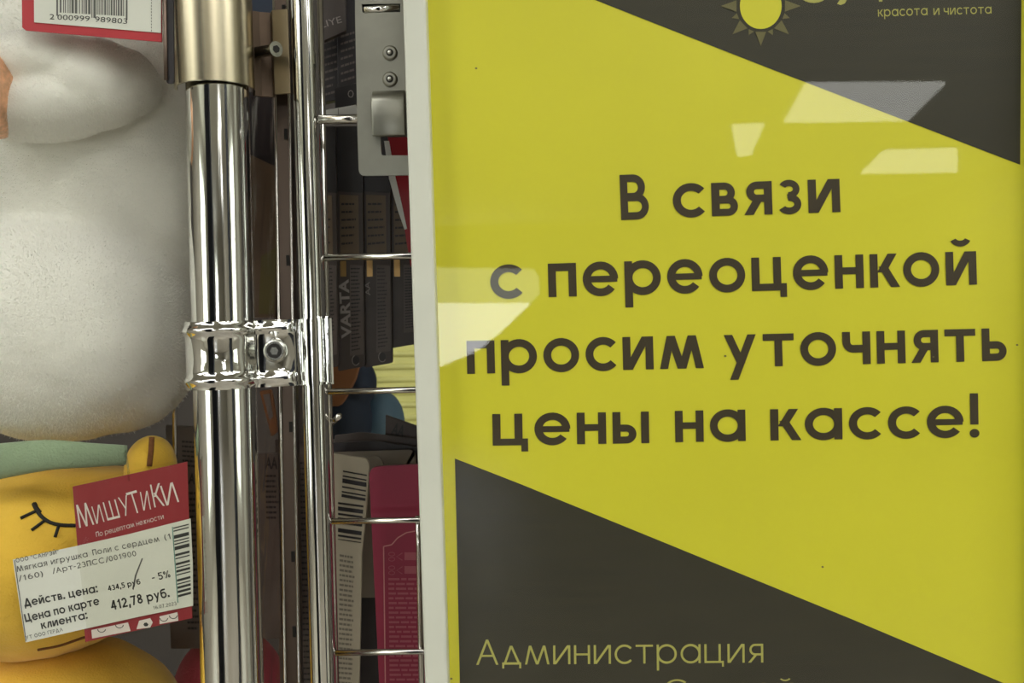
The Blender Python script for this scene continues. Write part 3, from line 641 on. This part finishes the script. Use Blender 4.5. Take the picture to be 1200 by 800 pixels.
b = B(); card(b, rounded([(192, -110), (202, -110), (204, 98), (195, 98)], [0, 0, 4, 4]), .3245, .0008); link('strip', b, M['pack_black'], ms)
b = B(); tube(b, [P(191.5, -110, .3243), P(194, 60, .3243), P(194.6, 94, .3243)], .0007, 10); link('strip_rim', b, M['rail'], ms, smooth=True)

# ------------------------------------------------------------------ goods hanging behind the grid
def pack(name, pts, Y, th, m, label, cat, group=None):
    base = P((pts[0][0] + pts[1][0]) / 2, max(p[1] for p in pts), Y); t = thing(name, base, label, cat, group)
    b = B(); card(b, pts, Y, th); link('card', b, M[m], t, bevel=.0002); return t
def addp(t, name, m, fn, label=None): b = B(); fn(b); return link(name, b, M[m], t, label=label)
# upper row of dark packs
YD = .40
for i, (x0, x1, dy, mm, lab) in enumerate([(371, 397, 0, 'pack_black', 'leftmost black card pack hanging above the first grid wire'), (395, 420, .006, 'pack_black', 'black card pack hanging above the first grid wire beside the hook plate')]):
    Y = YD - dy
    t = pack('card_pack', [(x0 - 1, -90), (x1 - 1, -90), (x1 + 1, 116 + 3 * i), (x0 + 1, 122)], Y, .004, mm, lab, 'pack')
    addp(t, 'printed_text', 'pack_grey', lambda b: lines(b, [(x0 + 4, 40), (x1 - 2, 34), (x1 - 1, 112), (x0 + 5, 118)], Y - .0002, 9, .3, 11 + i))
t = pack('card_pack', rounded([(372, -60), (403, -60), (405, 36), (374, 50)], [0, 0, 2, 2]), .385, .003, 'pack', 'slanted dark grey card pack at the top beside the rod', 'pack')
addp(t, 'printed_text', 'pack_print', lambda b: (type_(b, 'LIYE', (377, 33), (401, 26), 8, .3848),) )
t = pack('price_strip', [(374, 130), (417, 122.5), (419, 133), (375, 138)], .378, .001, 'white_edge', 'white paper strip lying just above the top grid wire', 'price strip')
addp(t, 'strip_rule', 'pack_print', lambda b: flat(b, [(396, 127), (396.8, 127), (397, 135), (396.2, 135)], .3778))
t = pack('hole_card', [(392, 103), (419, 97), (419, 121), (393, 129)], .382, .001, 'pack_black', 'small black card corner with a round hole above the white strip', 'card')
addp(t, 'hole_ring', 'pack_print', lambda b: [poly(b, [P(*q, .3818) for q in f]) for f in ring(411, 110, 3.4, 4.4, 1.0, 0, 360, 14)])
# battery packs
XS = [(366, 396, 431, .383), (394, 427, 431, .386), (425, 459, 427, .389), (457, 492, 404, .392)]
labs = ['battery pack half hidden behind the rod, leftmost of the row', 'battery pack with the large upright brand word, beside the rod', 'battery pack in the middle of the row under the hook plate', 'battery pack nearest the white frame, behind the slanted red card']
for i, (x0, x1, yb, Y) in enumerate(XS):
    t = pack('battery_pack', rounded([(x0 - 3, 148), (x1 - 3, 148), (x1 + 1, yb - 2), (x0 + 2, yb + 4)], [0, 0, 3, 3]), Y, .0025, 'pack', labs[i], 'battery pack', 'battery packs hanging in a row')
    Z = Y - .0003; Z2 = Y - .0006
    addp(t, 'header', 'pack_black', lambda b: flat(b, [(x0 - 3, 148), (x1 - 3, 148), (x1 - 1.5, 226), (x0 - 1.5, 224)], Z), label='black top section')
    addp(t, 'window_band', 'pack_brown', lambda b: flat(b, [(x0 + 4, 228), (x1 - 7, 229), (x1 - 6, 298), (x0 + 5, 298)], Z), label='brown section')
    addp(t, 'gold_band', 'gold', lambda b: flat(b, [(x0 + 4.5, 298), (x0 + 11.5, 298), (x0 + 11.8, 324), (x0 + 5, 324)], Z2), label='gold stripe')
    addp(t, 'side_panel', 'pack_grey', lambda b: flat(b, [(x0 + 16, 310), (x1 - 2, 311), (x1 - 1, yb - 16), (x0 + 16, yb - 14)], Z), label='greyer text column')
    addp(t, 'printed_text', 'pack_black', lambda b: (lines(b, [(x0 + 17, 313), (x1 - 5, 313), (x1 - 4, yb - 20), (x0 + 18, yb - 18)], Z2, 22, .35, i), lines(b, [(x0 + 6, 236), (x1 - 9, 236), (x1 - 8, 290), (x0 + 6, 292)], Z2, 6, .25, i + 9)))
    if i == 1: addp(t, 'brand_lettering', 'pack_print', lambda b: type_(b, 'VARTA', (411.5, 396), (408, 327), 11.5, Z2, .03))
    if i == 2: addp(t, 'brand_lettering', 'pack_print', lambda b: type_(b, 'AA', (434, 346), (433, 330), 6, Z2, .01))
    if i in (1, 2):
        addp(t, 'hanging_hole', 'pack_black', lambda b: flat(b, [((x0 + 23) + 4 * math.cos(k * PI / 6), yb - 9 + 5.5 * math.sin(k * PI / 6)) for k in range(12)], Z2))
        addp(t, 'hole_rim', 'pack_print', lambda b: [poly(b, [P(*q, Z2) for q in f]) for f in ring(x0 + 23, yb - 9, 4.8, 6.3, .9, 30, 250, 14)])
t = pack('red_card', [(453, 150), (492, 150), (494, 312), (481, 312), (474, 268), (462, 222)], .372, .002, 'red', 'slanted red card with a white edge beside the white frame', 'card')
addp(t, 'white_edge', 'white_edge', lambda b: flat(b, [(450, 165), (456, 165), (463, 205), (471, 240), (477, 268), (474, 269), (466, 246), (456, 210)], .3716), label='white edge strip')
# blurred things deeper in the rack
yb_ = thing('ribbed_box', P(490, 530, .742), 'pale yellow ribbed box glimpsed between the grid wires and the frame', 'box')
b = B(); card(b, [(436, 392), (560, 388), (562, 530), (440, 534)], .742, .058); link('box_body', b, M['lemon'], yb_, bevel=.001)
for k in range(9):
    y = 400 + k * 15; b = B(); tube(b, [P(437, y, .742), P(560, y - 3, .742)], .0024, 10); link('rib', b, M['lemon'], yb_, smooth=True)
bt = thing('blue_soft_toy', P(440, 525, .52), 'steel blue rounded soft toy glimpsed behind the wires above the card packs', 'soft toy')
plush('body', [(447, 500, .52, 27, 42, .02, 8)], M['blue'], bt, smooth=3, lump=.001)
plush('dark_hood', [(404, 492, .50, 32, 44, .02, 0), (424, 448, .50, 17, 26, .018, 0)], M['navy'], bt, smooth=3, lump=.001)
bt = thing('orange_box', P(400, 470, .475), 'small orange-brown item behind the rod just below the chrome clamp', 'item')
b = B(); card(b, rounded([(380, 424), (421, 426), (416, 445), (404, 468), (398, 476), (380, 476)], 3), .472, .006); link('card', b, M['orange'], bt, bevel=.0005)
# dark card packs below
t = pack('battery_pack', [(452, 486), (500, 503), (500, 545), (451, 530)], .415, .002, 'pack', 'dark pack marked AA sticking up beside the white frame', 'battery pack')
addp(t, 'size_lettering', 'pack_black', lambda b: type_(b, 'AA', (458, 508), (472, 512), 14, .4147, .02))
stk = [([(392, 510), (425, 506), (500, 516), (500, 700), (392, 700)], .408, 'pack', 'rearmost dark card in the stacked row above the beige card'),
       ([(388, 519), (440, 516), (500, 526), (500, 700), (388, 700)], .402, 'pack_black', 'second dark card from the back in the stacked row'),
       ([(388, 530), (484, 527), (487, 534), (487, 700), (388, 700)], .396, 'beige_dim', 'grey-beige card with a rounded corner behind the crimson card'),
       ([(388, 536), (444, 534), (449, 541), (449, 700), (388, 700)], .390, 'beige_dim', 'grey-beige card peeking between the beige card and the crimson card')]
for pts, Y, mm, lab in stk: t = pack('stacked_card', rounded(pts, [2, 5, 5, 0, 0]), Y, .0012, mm, lab, 'card', 'cards stacked behind the grid')
t = pack('beige_card', rounded([(384, 531), (430, 537), (433, 546), (429, 604), (424, 650), (419, 900), (384, 900)], [0, 5, 4, 0, 0, 0, 0]), .376, .002, 'beige', 'beige card with a sideways barcode behind the lower grid wires', 'card')
addp(t, 'barcode', 'pack_black', lambda b: (bars(b, (402, 551), (400, 585), (430, 556), (428, 590), .3757, 13, 3, .5), bars(b, (396, 588), (396, 632), (426, 592), (423, 636), .3757, 12, 6, .5)))
addp(t, 'printed_text', 'beige_dim', lambda b: (lines(b, [(398, 648), (416, 651), (411, 900), (396, 900)], .3757, 44, .45, 2, .15),))
t = pack('dark_sheet', [(410, 590), (446, 590), (446, 900), (400, 900)], .40, .001, 'pack_black', 'black sheet standing for the shade in the gap between the beige card and the crimson card', 'card')  # black sheet supplies the shade between the two cards
t = pack('crimson_card', rounded([(432, 547), (510, 543), (516, 900), (449, 900)], [12, 0, 0, 0]), .366, .002, 'crimson', 'crimson blister card with fine printed lines beside the white frame', 'card')
Z = .3657
def crim(b):
    pl = [(453, 900), (451, 760), (449.5, 640), (455, 639), (459, 638), (466, 630), (476, 624), (492, 621)]
    for a, c in zip(pl, pl[1:]):
        n_ = Vector((c[1] - a[1], a[0] - c[0])).normalized() * .65; flat(b, [(a[0] + n_.x, a[1] + n_.y), (c[0] + n_.x, c[1] + n_.y), (c[0] - n_.x, c[1] - n_.y), (a[0] - n_.x, a[1] - n_.y)], Z)
addp(t, 'border_line', 'crimson_line', crim)
def sciss(b):
    for y in (652, 668):
        for s in (-1, 1):
            for f in ring(459, y + s * 3, 4, 2.6, .8, 0, 360, 12): poly(b, [P(*q, Z) for q in f])
            flat(b, [(462, y + s * 2), (463, y + s * 1.2), (472, y - s * 4), (471, y - s * 4.6)], Z)
        flat(b, [(474, y - 5), (498, y - 5), (498, y + 4), (474, y + 4)], Z)
addp(t, 'scissors_print', 'crimson_dim', sciss)
addp(t, 'printed_text', 'crimson_dim', lambda b: lines(b, [(455, 676), (500, 676), (503, 900), (458, 900)], Z, 40, .45, 8, .05))
# packs between post and upright, and in the gap by the toys
def bar_(b, q, Y): flat(b, q, Y)
t = pack('battery_pack', rounded([(296, 531), (326, 531), (330, 748), (298, 748)], [0, 3, 3, 3]), .398, .002, 'pack_grey', 'brownish pack marked AA between the thick post and the slotted upright', 'battery pack')
addp(t, 'size_lettering', 'pack_black', lambda b: (type_(b, 'AA', (311, 549), (325, 549), 14, .3977, .02), lines(b, [(311, 555), (326, 555), (328, 610), (312, 610)], .3977, 9, .4, 5)))
t = pack('brown_card', [(288, 108), (320, 108), (327, 300), (322, 372), (298, 372)], .405, .003, 'pack_brown', 'brown card seen through crinkled film between the post and the upright', 'card')
addp(t, 'dark_header', 'pack_black', lambda b: flat(b, [(288, 108), (320, 108), (323, 195), (291, 180)], .4046)); addp(t, 'olive_print', 'olive', lambda b: flat(b, [(306, 300), (324, 290), (321, 368), (303, 368)], .4046))
t = pack('dark_sheet', [(318, 100), (352, 100), (362, 520), (326, 520)], .41, .002, 'pack', 'dark card behind the slotted upright above the clamp', 'card')
t = pack('dark_sheet', [(322, 515), (398, 515), (402, 900), (330, 900)], .412, .002, 'pack_grey', 'brownish card behind the slotted upright below the clamp', 'card')
addp(t, 'printed_text', 'pack_black', lambda b: lines(b, [(345, 540), (362, 540), (368, 800), (350, 800)], .4117, 40, .3, 5))
t = pack('dark_sheet', [(286, -60), (345, -60), (345, 30), (286, 30)], .42, .002, 'navy', 'navy card behind the top of the gold-toned bracket', 'card')
t = pack('pink_wrapper', rounded([(304, 458), (318, 456), (326, 505), (318, 512)], 3), .43, .002, 'orange', 'small orange-pink wrapper just under the clamp bolt', 'wrapper')
addp(t, 'pale_patch', 'pack_print', lambda b: flat(b, [(308, 462), (316, 461), (320, 488), (316, 492)], .4296))
t = pack('battery_pack', rounded([(194, 498), (236, 500), (240, 760), (200, 760)], 2), .43, .002, 'pack_grey', 'dim printed pack in the gap between the yellow toy and the thick post', 'battery pack')
addp(t, 'printed_text', 'pack_black', lambda b: (type_(b, 'AA', (214, 566), (228, 567), 13, .4296, .02), lines(b, [(213, 515), (230, 516), (232, 550), (214, 548)], .4296, 6, .4, 3), lines(b, [(214, 575), (231, 575), (236, 740), (220, 740)], .4296, 24, .4, 3)))
b = B(); tube(b, [P(203.5, 380, .41), P(205, 545, .41)], .0011, 10); o = link('hanging_wire', b, M['wire'], smooth=True); tag(o, 'short upright wire showing between the white toy and the thick post', 'wire')
# crinkled clear bag
b = B(); NX, NZ = 10, 120; g = []
rn = random.Random(9)
for j in range(NZ + 1):
    row = []
    for i in range(NX + 1):
        py = 100 + 760 * j / NZ; px = 294 + (py - 100) * .022 + i * 3.1
        row.append(b.verts.new(P(px, py, .372 + .004 * math.sin(i * .9 + py * .013) + .002 * math.sin(py * .06 + i))))
    g.append(row)
for j in range(NZ):
    for i in range(NX): b.faces.new((g[j][i], g[j][i + 1], g[j + 1][i + 1], g[j + 1][i]))
o = link('clear_bag', b, M['bag'], smooth=True); tag(o, 'crinkled clear plastic bag between the thick post and the slotted upright', 'plastic bag')
